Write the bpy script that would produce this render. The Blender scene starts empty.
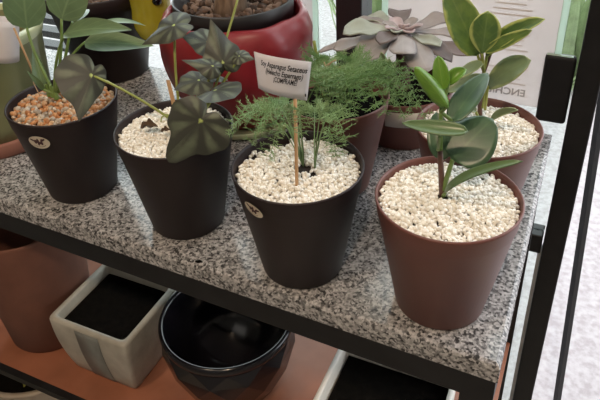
import bpy, bmesh, math, random
from mathutils import Vector as V, Matrix
from mathutils.noise import noise as pnoise
random.seed(7)
sc = bpy.context.scene; col = sc.collection
PI = math.pi
T = 0.90                                   # height of the granite top above the floor
# ---------------------------------------------------------------- camera
F, PITCH, YAW, ROLL, PPY, H = 633.255, 0.529874, 0.454805, -0.0495557, 129.169, 0.539498
fw = V((-math.sin(YAW)*math.cos(PITCH), math.cos(YAW)*math.cos(PITCH), -math.sin(PITCH)))
r0 = V((math.cos(YAW), math.sin(YAW), 0)); u0 = r0.cross(fw)
RT = r0*math.cos(ROLL)+u0*math.sin(ROLL); UP = u0*math.cos(ROLL)-r0*math.sin(ROLL)
CAM = V((0, 0, T+H))
cd = bpy.data.cameras.new('camera'); cam = bpy.data.objects.new('camera', cd); col.objects.link(cam)
M = Matrix((RT, UP, -fw)).transposed().to_4x4(); M.translation = CAM
cam.matrix_world = M
cd.sensor_width = 36; cd.lens = F/600*36; cd.shift_y = (PPY-200)/600; cd.clip_start = .01
sc.camera = cam

def at(x, y, Y):                           # point on the depth plane Y that the photo shows at (x, y)
    d = fw*F+RT*(x-300)-UP*(y-PPY)
    return CAM+d*(Y/d.y)
def px(n, p): return n*((p-CAM).dot(fw))/F  # size of n photo pixels at point p
# ---------------------------------------------------------------- materials
def mat(name, color=(.5,.5,.5), rough=.5, spec=.5, metal=0, trans=0, coat=0):
    m = bpy.data.materials.new(name); m.use_nodes = True
    nt = m.node_tree; b = nt.nodes['Principled BSDF']
    b.inputs['Base Color'].default_value = (*color, 1); b.inputs['Roughness'].default_value = rough
    b.inputs['Specular IOR Level'].default_value = spec; b.inputs['Metallic'].default_value = metal
    b.inputs['Transmission Weight'].default_value = trans; b.inputs['Coat Weight'].default_value = coat
    return m
def N(m, t, **k):
    n = m.node_tree.nodes.new(t)
    for a, v in k.items():
        if a in n.inputs: n.inputs[a].default_value = v
        else: setattr(n, a, v)
    return n
def L(m, a, b): m.node_tree.links.new(a, b)
def bsdf(m): return m.node_tree.nodes['Principled BSDF']
def ramp(m, fac, stops, interp='LINEAR'):
    n = N(m, 'ShaderNodeValToRGB'); cr = n.color_ramp; cr.interpolation = interp
    while len(cr.elements) < len(stops): cr.elements.new(.5)
    for e, (p, c) in zip(cr.elements, stops): e.position = p; e.color = (*c, 1)
    L(m, fac, n.inputs['Fac']); return n
def noisy(name, stops, scale=20, rough=.5, bump=0, spec=.5, detail=4, coat=0, bscale=None, stretch=None):
    m = mat(name, rough=rough, spec=spec, coat=coat)
    tc = N(m, 'ShaderNodeTexCoord'); src = tc.outputs['Object']
    if stretch:
        mp = N(m, 'ShaderNodeMapping'); mp.inputs['Scale'].default_value = stretch; L(m, src, mp.inputs['Vector']); src = mp.outputs[0]
    t = N(m, 'ShaderNodeTexNoise', Scale=scale, Detail=detail); L(m, src, t.inputs['Vector'])
    r = ramp(m, t.outputs['Fac'], stops); L(m, r.outputs[0], bsdf(m).inputs['Base Color'])
    if bump:
        t2 = N(m, 'ShaderNodeTexNoise', Scale=bscale or scale, Detail=5); L(m, src, t2.inputs['Vector'])
        bp = N(m, 'ShaderNodeBump', Strength=bump, Distance=.002); L(m, t2.outputs['Fac'], bp.inputs['Height']); L(m, bp.outputs[0], bsdf(m).inputs['Normal'])
    return m
def stones(name, stops, rough=.75):
    m = mat(name, rough=rough, spec=.3)
    g = N(m, 'ShaderNodeNewGeometry'); r = ramp(m, g.outputs['Random Per Island'], stops, 'LINEAR')
    L(m, r.outputs[0], bsdf(m).inputs['Base Color']); return m
def translucent(m, fac=.3, tint=None):
    nt = m.node_tree; b = bsdf(m); out = nt.nodes['Material Output']
    t = N(m, 'ShaderNodeBsdfTranslucent'); mx = N(m, 'ShaderNodeMixShader'); mx.inputs[0].default_value = fac
    lk = b.inputs['Base Color'].links
    if tint: t.inputs[0].default_value = (*tint, 1)
    elif lk: L(m, lk[0].from_socket, t.inputs[0])
    else: t.inputs[0].default_value = b.inputs['Base Color'].default_value
    L(m, b.outputs[0], mx.inputs[1]); L(m, t.outputs[0], mx.inputs[2]); L(m, mx.outputs[0], out.inputs[0])
    return m
def leafmat(name, base, vein, edge=None, rough=.4, tr=.2, side=7, strength=.6, mottle=None, spec=.5):
    """blade with a pale midrib and side veins from its own UV (u across -> 0..1, v along)"""
    m = mat(name, rough=rough, spec=spec)
    uv = N(m, 'ShaderNodeUVMap'); sp = N(m, 'ShaderNodeSeparateXYZ'); L(m, uv.outputs[0], sp.inputs[0])
    a = N(m, 'ShaderNodeMath', operation='SUBTRACT'); L(m, sp.outputs[0], a.inputs[0]); a.inputs[1].default_value = .5
    ab = N(m, 'ShaderNodeMath', operation='ABSOLUTE'); L(m, a.outputs[0], ab.inputs[0])          # 0 mid .. .5 edge
    s = N(m, 'ShaderNodeMath', operation='MULTIPLY_ADD'); L(m, ab.outputs[0], s.inputs[0]); s.inputs[1].default_value = -.75; L(m, sp.outputs[1], s.inputs[2])
    f = N(m, 'ShaderNodeMath', operation='MULTIPLY'); L(m, s.outputs[0], f.inputs[0]); f.inputs[1].default_value = side*2*PI
    sn = N(m, 'ShaderNodeMath', operation='SINE'); L(m, f.outputs[0], sn.inputs[0])
    rv = ramp(m, sn.outputs[0], [(.75, (0,0,0)), (1, (.35,.35,.35))])
    rm = ramp(m, ab.outputs[0], [(0, (1,1,1)), (.045, (0,0,0))])
    mx = N(m, 'ShaderNodeMath', operation='MAXIMUM'); L(m, rv.outputs[0], mx.inputs[0]); L(m, rm.outputs[0], mx.inputs[1])
    ml = N(m, 'ShaderNodeMath', operation='MULTIPLY'); L(m, mx.outputs[0], ml.inputs[0]); ml.inputs[1].default_value = strength
    tc = N(m, 'ShaderNodeTexCoord'); nz = N(m, 'ShaderNodeTexNoise', Scale=60 if mottle else 25, Detail=3); L(m, tc.outputs['Object'], nz.inputs['Vector'])
    d = tuple(c*.72 for c in base)
    rn = ramp(m, nz.outputs['Fac'], [(.35, mottle or d), (.65, base)])
    mc = N(m, 'ShaderNodeMix', data_type='RGBA'); L(m, ml.outputs[0], mc.inputs[0]); L(m, rn.outputs[0], mc.inputs[6]); mc.inputs[7].default_value = (*vein, 1)
    o = mc.outputs[2]
    if edge:
        n2 = N(m, 'ShaderNodeTexNoise', Scale=45, Detail=2); L(m, tc.outputs['Object'], n2.inputs['Vector'])
        ad = N(m, 'ShaderNodeMath', operation='MULTIPLY_ADD'); L(m, n2.outputs['Fac'], ad.inputs[0]); ad.inputs[1].default_value = .45; L(m, ab.outputs[0], ad.inputs[2])
        re = ramp(m, ad.outputs[0], [(.60, (0,0,0)), (.70, (1,1,1))])
        m2 = N(m, 'ShaderNodeMix', data_type='RGBA'); L(m, re.outputs[0], m2.inputs[0]); L(m, o, m2.inputs[6]); m2.inputs[7].default_value = (*edge, 1); o = m2.outputs[2]
    L(m, o, bsdf(m).inputs['Base Color'])
    return translucent(m, tr) if tr else m
def begonia_mat():
    m = mat('begonia blade', rough=.5, spec=.35)
    uv = N(m, 'ShaderNodeUVMap'); sp = N(m, 'ShaderNodeSeparateXYZ'); L(m, uv.outputs[0], sp.inputs[0])   # u angle 0..1, v radius 0..1
    f = N(m, 'ShaderNodeMath', operation='MULTIPLY'); L(m, sp.outputs[0], f.inputs[0]); f.inputs[1].default_value = 8*2*PI
    sn = N(m, 'ShaderNodeMath', operation='SINE'); L(m, f.outputs[0], sn.inputs[0])
    tc = N(m, 'ShaderNodeTexCoord'); nz = N(m, 'ShaderNodeTexNoise', Scale=55, Detail=3); L(m, tc.outputs['Object'], nz.inputs['Vector'])
    ad = N(m, 'ShaderNodeMath', operation='MULTIPLY_ADD'); L(m, nz.outputs['Fac'], ad.inputs[0]); ad.inputs[1].default_value = 2.6; L(m, sn.outputs[0], ad.inputs[2])
    hf = N(m, 'ShaderNodeMath', operation='MULTIPLY'); L(m, ad.outputs[0], hf.inputs[0]); hf.inputs[1].default_value = .4
    rs = ramp(m, hf.outputs[0], [(.42, (0,0,0)), (.9, (1,1,1))])
    rr = ramp(m, sp.outputs[1], [(0, (0,0,0)), (.28, (.15,.15,.15)), (.55, (.75,.75,.75)), (.85, (.55,.55,.55)), (1, (.1,.1,.1))])
    ml = N(m, 'ShaderNodeMath', operation='MULTIPLY'); L(m, rs.outputs[0], ml.inputs[0]); L(m, rr.outputs[0], ml.inputs[1])
    mc = N(m, 'ShaderNodeMix', data_type='RGBA'); L(m, ml.outputs[0], mc.inputs[0]); mc.inputs[6].default_value = (.040,.042,.033,1); mc.inputs[7].default_value = (.150,.175,.115,1)
    rc = ramp(m, sp.outputs[1], [(.03, (1,1,1)), (.09, (0,0,0))])
    m2 = N(m, 'ShaderNodeMix', data_type='RGBA'); L(m, rc.outputs[0], m2.inputs[0]); L(m, mc.outputs[2], m2.inputs[6]); m2.inputs[7].default_value = (.42,.52,.16,1)
    L(m, m2.outputs[2], bsdf(m).inputs['Base Color']); return translucent(m, .08)
def granite_mat():
    m = mat('granite', rough=.16, spec=.5)
    tc = N(m, 'ShaderNodeTexCoord')
    v = N(m, 'ShaderNodeTexVoronoi', Scale=360); L(m, tc.outputs['Object'], v.inputs['Vector'])
    sp = N(m, 'ShaderNodeSeparateColor'); L(m, v.outputs['Color'], sp.inputs[0])
    n = N(m, 'ShaderNodeTexNoise', Scale=165, Detail=3); L(m, tc.outputs['Object'], n.inputs['Vector'])
    ad = N(m, 'ShaderNodeMath', operation='MULTIPLY_ADD'); L(m, n.outputs['Fac'], ad.inputs[0]); ad.inputs[1].default_value = 1.7; L(m, sp.outputs[0], ad.inputs[2])
    h = N(m, 'ShaderNodeMath', operation='MULTIPLY'); L(m, ad.outputs[0], h.inputs[0]); h.inputs[1].default_value = .37
    r = ramp(m, h.outputs[0], [(.30, (.035,.034,.035)), (.42, (.15,.147,.148)), (.54, (.29,.285,.285)), (.72, (.47,.46,.46))])
    L(m, r.outputs[0], bsdf(m).inputs['Base Color']); return m
def sheer_glass(name, tint=(.93,.97,.95)):
    m = bpy.data.materials.new(name); m.use_nodes = True; nt = m.node_tree; nt.nodes.remove(bsdf(m)); out = nt.nodes['Material Output']
    tr = N(m, 'ShaderNodeBsdfTransparent'); tr.inputs[0].default_value = (*tint, 1)
    gl = N(m, 'ShaderNodeBsdfGlossy', Roughness=.02); fr = N(m, 'ShaderNodeFresnel', IOR=1.45); ge = N(m, 'ShaderNodeNewGeometry'); im = N(m, 'ShaderNodeMath', operation='MULTIPLY_ADD'); L(m, ge.outputs['Backfacing'], im.inputs[0]); im.inputs[1].default_value = 1/1.45-1.45; im.inputs[2].default_value = 1.45; L(m, im.outputs[0], fr.inputs['IOR']); mx = N(m, 'ShaderNodeMixShader')
    L(m, fr.outputs[0], mx.inputs[0]); L(m, tr.outputs[0], mx.inputs[1]); L(m, gl.outputs[0], mx.inputs[2]); L(m, mx.outputs[0], out.inputs[0]); return m

MT = dict(
 darkpot=noisy('dark brown plastic', [(.3,(.018,.0115,.0125)),(.7,(.024,.015,.016))], 8, .45, spec=.3),
 plum=noisy('plum brown plastic', [(.3,(.125,.048,.039)),(.7,(.150,.058,.047))], 8, .42, spec=.4),
 terra=noisy('terracotta', [(.3,(.125,.050,.032)),(.7,(.165,.066,.042))], 18, .8, .15, bscale=120),
 terrabase=noisy('terracotta foot', [(.3,(.20,.085,.065)),(.7,(.25,.11,.08))], 18, .75),
 olive=noisy('olive glaze', [(.3,(.16,.165,.075)),(.7,(.20,.205,.10))], 10, .28, coat=.3),
 oliverim=noisy('pale olive glaze', [(.3,(.42,.45,.27)),(.7,(.5,.53,.33))], 10, .25, coat=.3),
 red=noisy('red glaze', [(.3,(.19,.014,.020)),(.7,(.24,.018,.026))], 9, .38, coat=.1),
 black=noisy('black plastic', [(.3,(.010,.009,.011)),(.7,(.016,.014,.016))], 10, .4),
 blackglaze=noisy('black glaze', [(.3,(.004,.004,.006)),(.7,(.008,.007,.010))], 10, .16, spec=.4),
 steel=noisy('black painted steel', [(.3,(.008,.008,.009)),(.7,(.013,.013,.014))], 30, .45, spec=.25),
 frame=noisy('dark bronze frame', [(.3,(.012,.010,.013)),(.7,(.02,.016,.02))], 30, .4),
 granite=granite_mat(),
 shelf=noisy('terracotta shelf', [(.3,(.23,.085,.045)),(.7,(.33,.125,.07))], 14, .42, .1, bscale=60),
 concrete=noisy('grey white glazed concrete', [(.25,(.27,.255,.215)),(.75,(.42,.395,.34))], 26, .5, .25, bscale=140),
 band=noisy('grey glaze stripe', [(.25,(.14,.15,.14)),(.75,(.21,.22,.205))], 26, .45),
 white=noisy('white ceramic', [(.3,(.55,.52,.47)),(.7,(.64,.61,.56))], 20, .4),
 soil=noisy('dark soil', [(.3,(.002,.0018,.0015)),(.7,(.006,.005,.004))], 90, 1, .6, spec=.05),
 barkbed=noisy('dark mulch', [(.3,(.012,.009,.007)),(.7,(.04,.028,.022))], 90, .9, .6),
 gw=stones('white gravel', [(0,(.60,.55,.47)),(.2,(.70,.66,.58)),(.6,(.78,.755,.70)),(1,(.84,.82,.78))]),
 go=stones('tan orange gravel', [(0,(.24,.10,.04)),(.22,(.46,.20,.075)),(.45,(.50,.28,.14)),(.62,(.48,.37,.26)),(.82,(.24,.20,.16)),(1,(.58,.50,.41))], .5),
 chips=stones('bark chips', [(0,(.03,.02,.016)),(.5,(.11,.07,.052)),(1,(.22,.16,.13))], .9),
 philo=leafmat('philodendron blade', (.115,.18,.085), (.2,.28,.14), rough=.36, tr=.12, side=5, strength=.55),
 begonia=begonia_mat(),
 petiole=noisy('pale green petiole', [(.3,(.20,.24,.05)),(.7,(.30,.33,.09))], 40, .45),
 petiole2=noisy('green petiole', [(.3,(.10,.17,.04)),(.7,(.15,.23,.06))], 40, .45),
 stembrown=noisy('purplish stem', [(.3,(.07,.032,.028)),(.7,(.13,.065,.05))], 60, .5),
 fern=leafmat('fern needles', (.25,.38,.17), (.2,.34,.12), tr=.3, side=2, strength=.1, rough=.5),
 fern2=leafmat('fern needles deep', (.17,.30,.11), (.2,.34,.12), tr=.3, side=2, strength=.1, rough=.5),
 fernstem=noisy('fern stem', [(.3,(.06,.10,.03)),(.7,(.12,.16,.05))], 40, .5),
 drystem=noisy('dry fern stem', [(.3,(.25,.15,.08)),(.7,(.42,.30,.18))], 40, .7),
 pepdark=leafmat('dark glossy blade', (.055,.115,.055), (.11,.19,.08), spec=.6, rough=.34, tr=.06, side=4, strength=.35),
 pepbright=leafmat('bright new blade', (.16,.33,.045), (.30,.46,.10), rough=.3, tr=.25, side=4, strength=.3),
 pepplain=leafmat('plain grey green blade', (.12,.20,.085), (.19,.27,.13), rough=.3, tr=.1, side=5, strength=.35),
 pepvar=leafmat('variegated blade', (.14,.23,.055), (.24,.33,.12), edge=(.44,.50,.16), rough=.35, tr=.2, side=4, strength=.3, mottle=(.075,.15,.045)),
 pepdull=leafmat('dull variegated blade', (.19,.26,.14), (.2,.27,.14), edge=(.30,.36,.17), rough=.35, tr=.15, side=5, strength=.35),
 succ=leafmat('mauve grey succulent blade', (.37,.345,.345), (.44,.41,.41), rough=.5, tr=0, side=1, strength=.2, spec=.3),
 succg=leafmat('grey green succulent blade', (.42,.46,.40), (.5,.52,.47), rough=.5, tr=0, side=1, strength=.2, spec=.3),
 succd=leafmat('dark mauve succulent blade', (.20,.17,.17), (.25,.22,.22), rough=.5, tr=0, side=1, strength=.2, spec=.3),
 succp=leafmat('pinkish succulent blade', (.55,.46,.49), (.6,.52,.54), rough=.45, tr=0, side=1, strength=.2, spec=.3),
 wood=noisy('pale wood', [(.3,(.36,.21,.10)),(.7,(.50,.32,.17))], 30, .65, stretch=(8,8,1)),
 paper=translucent(noisy('white card', [(.3,(.66,.63,.64)),(.7,(.70,.67,.68))], 20, .7), .35),
 poster=translucent(noisy('poster paper', [(.3,(.68,.635,.635)),(.7,(.73,.685,.685))], 12, .65), .65),
 ink=mat('black ink', (.012,.01,.012), .6), inkgrey=mat('faded grey ink', (.38,.37,.37), .7),
 inkline=mat('pale grey ink', (.63,.595,.595), .7),
 cream=noisy('cream label', [(.3,(.50,.44,.34)),(.7,(.56,.50,.40))], 40, .55),
 wine=mat('dark wine ink', (.05,.018,.02), .6),
 yellow=noisy('yellow green glaze', [(.3,(.30,.26,.020)),(.6,(.40,.36,.035)),(.8,(.16,.20,.02))], 14, .2, coat=.5),
 eye=mat('black glossy eye', (.004,.004,.006), .08), eyeglint=mat('white eye glint', (.7,.7,.72), .3),
 trunk=noisy('grey brown bark', [(.3,(.10,.065,.045)),(.7,(.24,.17,.12))], 60, .9, .6, stretch=(2,2,.4)),
 deadleaf=noisy('dead brown leaf', [(.3,(.035,.022,.014)),(.7,(.09,.055,.03))], 90, .9),
 glass=sheer_glass('window glass'), acrylic=translucent(noisy('pale green glass edge', [(.3,(.68,.80,.75)),(.7,(.75,.85,.80))], 20, .15), .6),
 alu=noisy('grey aluminium', [(.3,(.40,.41,.42)),(.7,(.52,.53,.54))], 40, .35),
 floor=noisy('beige floor tile', [(.3,(.30,.25,.20)),(.7,(.38,.32,.26))], 6, .4),
 wall=noisy('painted wall', [(.3,(.42,.38,.33)),(.7,(.46,.42,.37))], 6, .8),
 ceiling=noisy('white ceiling', [(.3,(.55,.53,.5)),(.7,(.6,.58,.55))], 6, .9),
 pave=noisy('pale pink speckled paving', [(.35,(.27,.24,.245)),(.5,(.325,.30,.305)),(.65,(.37,.345,.35))], 55, .8, .3, detail=6),
 grass=leafmat('outdoor strap leaf', (.40,.50,.27), (.55,.62,.42), rough=.5, tr=.4, side=1, strength=.3),
 pinkbloom=mat('whitish blossom', (.75,.66,.62), .7),
 planter=noisy('beige planter', [(.3,(.33,.28,.22)),(.7,(.40,.34,.27))], 12, .6),
 yleaf=leafmat('yellow green leaf', (.34,.36,.06), (.45,.46,.14), tr=.1),
)
# ---------------------------------------------------------------- mesh building
class MB:
    def __init__(s): s.v = []; s.f = []; s.uv = []; s.smooth = True
    def add(s, vs, fs, uvs=None):
        o = len(s.v); s.v += [V(p) for p in vs]; s.f += [tuple(i+o for i in f) for f in fs]
        s.uv += uvs if uvs else [(0.5, .5)]*len(vs)
    def build(s, name, m, parent=None, smooth=True, loc=None, bevel=0, solid=0):
        if parent is not None: off = parent_world(parent)
        elif loc is not None: off = V(loc)
        else:
            b = s.v; off = V((sum(p.x for p in b)/len(b), sum(p.y for p in b)/len(b), min(p.z for p in b)))
        me = bpy.data.meshes.new(name); me.from_pydata([p-off for p in s.v], [], s.f)
        ul = me.uv_layers.new(name='UVMap')
        for l in me.loops: ul.data[l.index].uv = s.uv[l.vertex_index]
        me.polygons.foreach_set('use_smooth', [smooth]*len(me.polygons)); me.update()
        o = bpy.data.objects.new(name, me); col.objects.link(o); me.materials.append(m)
        if parent is not None: o.parent = parent
        else: o.location = off
        if bevel:
            md = o.modifiers.new('bevel', 'BEVEL'); md.width = bevel; md.segments = 3; md.limit_method = 'ANGLE'
        if solid:
            md = o.modifiers.new('thickness', 'SOLIDIFY'); md.thickness = solid; md.offset = 0
        return o
    def box(s, x0, x1, y0, y1, z0, z1):
        s.add([(x0,y0,z0),(x1,y0,z0),(x1,y1,z0),(x0,y1,z0),(x0,y0,z1),(x1,y0,z1),(x1,y1,z1),(x0,y1,z1)],
              [(0,3,2,1),(4,5,6,7),(0,1,5,4),(1,2,6,5),(2,3,7,6),(3,0,4,7)]); return s
    def lathe(s, c, prof, n=64, rf=None, squash=1, cap=True):
        c = V(c); vs = []; fs = []
        for (r, z) in prof:
            for i in range(n):
                a = 2*PI*i/n; rr = r*(rf(a, z) if rf else 1)
                vs.append((c.x+rr*math.cos(a), c.y+rr*squash*math.sin(a), c.z+z))
        for j in range(len(prof)-1):
            for i in range(n):
                k = (i+1) % n; fs.append((j*n+i, j*n+k, (j+1)*n+k, (j+1)*n+i))
        if cap:
            fs.append(tuple(reversed(range(n)))); fs.append(tuple((len(prof)-1)*n+i for i in range(n)))
        s.add(vs, fs); return s
    def tube(s, pts, r0, r1=None, n=8):
        pts = [V(p) for p in pts]; r1 = r0 if r1 is None else r1; vs = []; fs = []; m = len(pts); prev = None
        for j, p in enumerate(pts):
            t = (pts[min(j+1, m-1)]-pts[max(j-1, 0)]).normalized()
            a = prev if prev else (V((1,0,0)) if abs(t.x) < .8 else V((0,1,0)))
            a = (a-t*a.dot(t)).normalized(); prev = a; b = t.cross(a); r = r0+(r1-r0)*j/(m-1)
            for i in range(n): vs.append(p+a*(r*math.cos(2*PI*i/n))+b*(r*math.sin(2*PI*i/n)))
        for j in range(m-1):
            for i in range(n): fs.append((j*n+i, j*n+(i+1) % n, (j+1)*n+(i+1) % n, (j+1)*n+i))
        fs += [tuple(reversed(range(n))), tuple((m-1)*n+i for i in range(n))]
        s.add(vs, fs); return s
    def blade(s, p0, p1, w, nrm, bend=0, cup=.2, prof=(1.0, .8), nu=8, nv=14, wave=0, sway=0, seed=0, minw=0):
        p0, p1 = V(p0), V(p1); ax = p1-p0; ln = ax.length; ax = ax/ln; nrm = V(nrm); nrm = (nrm-ax*nrm.dot(ax)).normalized(); sd = ax.cross(nrm)
        vs = []; uv = []; fs = []
        for j in range(nv+1):
            t = j/nv; hw = w/2*max(minw*(1-t**6), max(0, math.sin(PI*t**prof[0]))**prof[1]); hw = max(hw, 1e-4)
            c = p0+ax*(ln*t)+nrm*(bend*ln*4*t*(1-t))+sd*(sway*ln*4*t*(1-t))
            for i in range(nu+1):
                q = 2*i/nu-1
                vs.append(c+sd*(hw*q)+nrm*(cup*hw*q*q+wave*hw*abs(q)*math.sin(t*13+seed+(2.1 if q > 0 else 0))))
                uv.append((i/nu, t))
        for j in range(nv):
            for i in range(nu): a = j*(nu+1)+i; fs.append((a, a+1, a+nu+2, a+nu+1))
        s.add(vs, fs, uv); return s
    def peltate(s, c, tip, nrm, wide=.62, cup=.12, sinus=.5, seed=0, skew=0., back=.25, round_=False):
        c, tip = V(c), V(tip); ax = tip-c; R = ax.length; ax = ax/R; nrm = V(nrm); nrm = (nrm-ax*nrm.dot(ax)).normalized(); sd = nrm.cross(ax)
        n, m = 60, 8; vs = [c]; uv = [(0, 0)]; fs = []
        for j in range(1, m+1):
            for i in range(n):
                a = 2*PI*i/n; a2 = a-2*PI if a > PI else a
                r = wide+(1-wide)*(math.exp(-(a2/.30)**2) if round_ else math.exp(-abs(a2)/.24)); r *= 1-sinus*math.exp(-((PI-abs(a2))/.30)**2); r *= (1+skew*math.sin(a2))*(1-back*math.exp(-((PI-abs(a2))/1.2)**2))
                r *= 1+.025*math.sin(9*a2+seed)
                q = j/m; z = R*(-cup*q*q+.016*q*q*math.sin(8*a2+seed)+.05*q*q*math.cos(2*a2+seed))
                vs.append(c+ax*(R*r*q*math.cos(a2))+sd*(R*r*q*math.sin(a2))+nrm*z); uv.append((i/n, q))
        for i in range(n): fs.append((0, 1+i, 1+(i+1) % n))
        for j in range(m-1):
            for i in range(n): a = 1+j*n; fs.append((a+i, a+n+i, a+n+(i+1) % n, a+(i+1) % n))
        s.add(vs, fs, uv); return s
    def pebble(s, c, r, sx=1, sy=1, sz=1):
        rot = Matrix.Rotation(random.uniform(0, PI), 3, V((random.uniform(-1,1), random.uniform(-1,1), random.uniform(-1,1)+.01)))
        vs = [V(c)+rot @ V((p.x*sx, p.y*sy, p.z*sz))*(r*(1+.28*(random.random()-.5))) for p in ICO[0]]
        s.add(vs, ICO[1])
def make_ico(k):
    bm = bmesh.new(); bmesh.ops.create_icosphere(bm, subdivisions=k, radius=1)
    r = ([v.co.copy() for v in bm.verts], [tuple(v.index for v in f.verts) for f in bm.faces]); bm.free(); return r
ICO = make_ico(2)
def parent_world(o):
    p = V(o.location); q = o.parent
    while q: p += V(q.location); q = q.parent
    return p
def curve(p0, p1, bow=(0,0,0), n=10):
    p0, p1, bow = V(p0), V(p1), V(bow)
    return [p0.lerp(p1, i/n)+bow*(4*(i/n)*(1-i/n)) for i in range(n+1)]
def tag(o, label, cat, group=None):
    o['label'] = label; o['category'] = cat
    if group: o['group'] = group
    return o
def thing(name, loc, label, cat, group=None):
    o = bpy.data.objects.new(name, None); col.objects.link(o); o.location = loc; o.empty_display_size = .03
    return tag(o, label, cat, group)
def struct(o): o['kind'] = 'structure'; return o
def plab(o, s): o['label'] = s; return o
# ---------------------------------------------------------------- the setting
struct(MB().box(-2.6, 1.8, -2.2, 1.03, -.06, 0).build('floor', MT['floor'], smooth=False))
struct(MB().box(-9, 9, 1.03, 9, -.08, -.02).build('floor_paving', MT['pave'], smooth=False))
struct(MB().box(-2.6, 1.8, -2.2, 1.10, 2.7, 2.8).build('ceiling', MT['ceiling'], smooth=False))
struct(MB().box(-2.7, -2.6, -2.2, 1.10, 0, 2.8).build('wall_left', MT['wall'], smooth=False))
struct(MB().box(1.8, 1.9, -2.2, 1.10, 0, 2.8).build('wall_right', MT['wall'], smooth=False))
struct(MB().box(-2.7, 1.9, -2.3, -2.2, 0, 2.8).build('wall_front', MT['wall'], smooth=False))
GY = 1.06
win = struct(bpy.data.objects.new('window_1', None)); col.objects.link(win); win.location = (-1.0, GY, 0)
a, b = at(341.5, 20, GY), at(367, 20, GY)
MB().box(a.x, b.x, GY-.03, GY+.03, 0, 2.7).build('mullion', MT['frame'], win, False, bevel=.003)
MB().box(.002, .041, GY-.03, GY+.03, 0, 2.7).build('post', MT['steel'], win, False, bevel=.003)
MB().box(-1.40, -1.35, GY-.03, GY+.03, 0, 2.7).build('mullion', MT['frame'], win, False, bevel=.003)
MB().box(-1.40, -.0, GY-.02, GY+.02, T-.318, T-.275).build('transom', MT['steel'], win, False, bevel=.003)
MB().box(-1.40, -.0, GY-.02, GY+.02, 0, .05).build('sill_rail', MT['frame'], win, False, bevel=.003)
MB().box(-.005, .002, GY-.012, GY+.012, .05, T-.318).build('glazing_bead', MT['alu'], win, False)
struct(MB().box(-2.6, -1.40, GY-.05, GY+.05, 0, 2.7).build('wall_light_block', MT['wall'], smooth=False))  # unseen wall section, added to cut daylight from the left
MB().box(-1.35, a.x, GY-.01, GY+.01, .05, T-.318).build('light_block_panel', MT['frame'], win, False)  # opaque panel added instead of glass, to darken the left of the shelf
for x0, x1 in ((-1.35, a.x), (b.x, .001)):
    MB().box(x0, x1, GY-.003, GY+.003, T-.275, 2.7).build('pane', MT['glass'], win, False)
    if x0 > -1: MB().box(x0, x1, GY-.003, GY+.003, .05, T-.318).build('pane', MT['glass'], win, False)
cl = MB().box(-.050, -.001, GY-.022, GY-.004, T-.026, T+.099).build('glass_clamp', MT['steel'], win, False, bevel=.006)
MB().box(-.048, -.007, GY-.020, GY-.017, T+.099, T+.1012).build('clamp_lip', MT['acrylic'], win, False)
# slim black bar of the open door leaf outside the post
p0, p1 = at(557, 400, 1.12), at(595, 150, 1.12); d = (p1-p0)
bar = MB(); bar.tube([p0-d*.12, p0, p1, p1+d*.6], .0085, n=4)
o = bar.build('door_bar', MT['steel'], smooth=False); tag(o, 'thin black metal bar standing outside to the right of the thick black post', 'bar')

# posters in the window, read from behind
def poster(x0, x1, z0, z1, label, heads, lines):
    t = thing('window_poster', ((x0+x1)/2, GY-.012, z0), label, 'poster')
    MB().box(x0, x1, GY-.0118, GY-.0112, z0, z1).build('paper', MT['poster'], t, False)
    for xa, xb in ((x0-.011, x0-.0005), (x1+.0005, x1+.011)):
        plab(MB().box(xa, xb, GY-.014, GY-.009, z0, z1).build('acrylic_edge', MT['acrylic'], t, False), 'pale green acrylic edge')
    mb = MB()
    for (cx, z, w) in lines: mb.box(cx-w/2, cx+w/2, GY-.0121, GY-.0118, z-.0012, z+.0012)
    mb.build('faint_print', MT['inkline'], t, False)
    for (s, xr, z, h) in heads:
        text_mesh(s, 'heading', MT['inkgrey'], t, lambda u, v: V((xr-u*h, GY-.0123, z+v*h)), bold=True)
def text_mesh(s, name, m, parent, fn, bold=False, shear=0, space=1):
    cu = bpy.data.curves.new(name, 'FONT'); cu.body = s; cu.size = 1; cu.shear = shear; cu.space_character = space
    if bold: cu.offset = .018
    ob = bpy.data.objects.new(name, cu); col.objects.link(ob)
    dg = bpy.context.evaluated_depsgraph_get(); me = ob.evaluated_get(dg).to_mesh()
    bm = bmesh.new(); bm.from_mesh(me); bmesh.ops.triangulate(bm, faces=bm.faces[:])
    bmesh.ops.subdivide_edges(bm, edges=[e for e in bm.edges if e.calc_length() > .25], cuts=2)
    mb = MB(); bm.verts.ensure_lookup_table()
    wid = max(v.co.x for v in bm.verts)
    mb.add([fn(v.co.x, v.co.y) for v in bm.verts], [tuple(v.index for v in f.verts) for f in bm.faces]); bm.free()
    ob.evaluated_get(dg).to_mesh_clear(); bpy.data.objects.remove(ob); bpy.data.curves.remove(cu)
    return mb.build(name, m, parent, False)
PX0, PX1 = at(388, 10, GY-.012).x, at(555, 50, GY-.012).x
e = at(525, 97, GY-.012)
ls = []
for g in range(4):
    for k in range(4): ls.append((e.x-.04-.004*((g+k) % 3), e.z+.022+g*.062+k*.0095, .075-.012*((k*7+g*3) % 3)))
poster(PX0, PX1, T-.005, T+.46, 'large pale poster filling the window pane between mullion and thick post, print seen from behind',
       [('ENCHILADAS', e.x, e.z, .019)], ls)
q1 = at(313, 20, GY-.012).x; e2 = at(303, 4, GY-.012)
poster(q1-.31, q1, T-.005, T+.46, 'pale poster with faint lines in the window behind the red pot', [],
       [(e2.x-.012-.003*(k % 2), e2.z+.02-k*.0105, .035) for k in range(10)])

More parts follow.
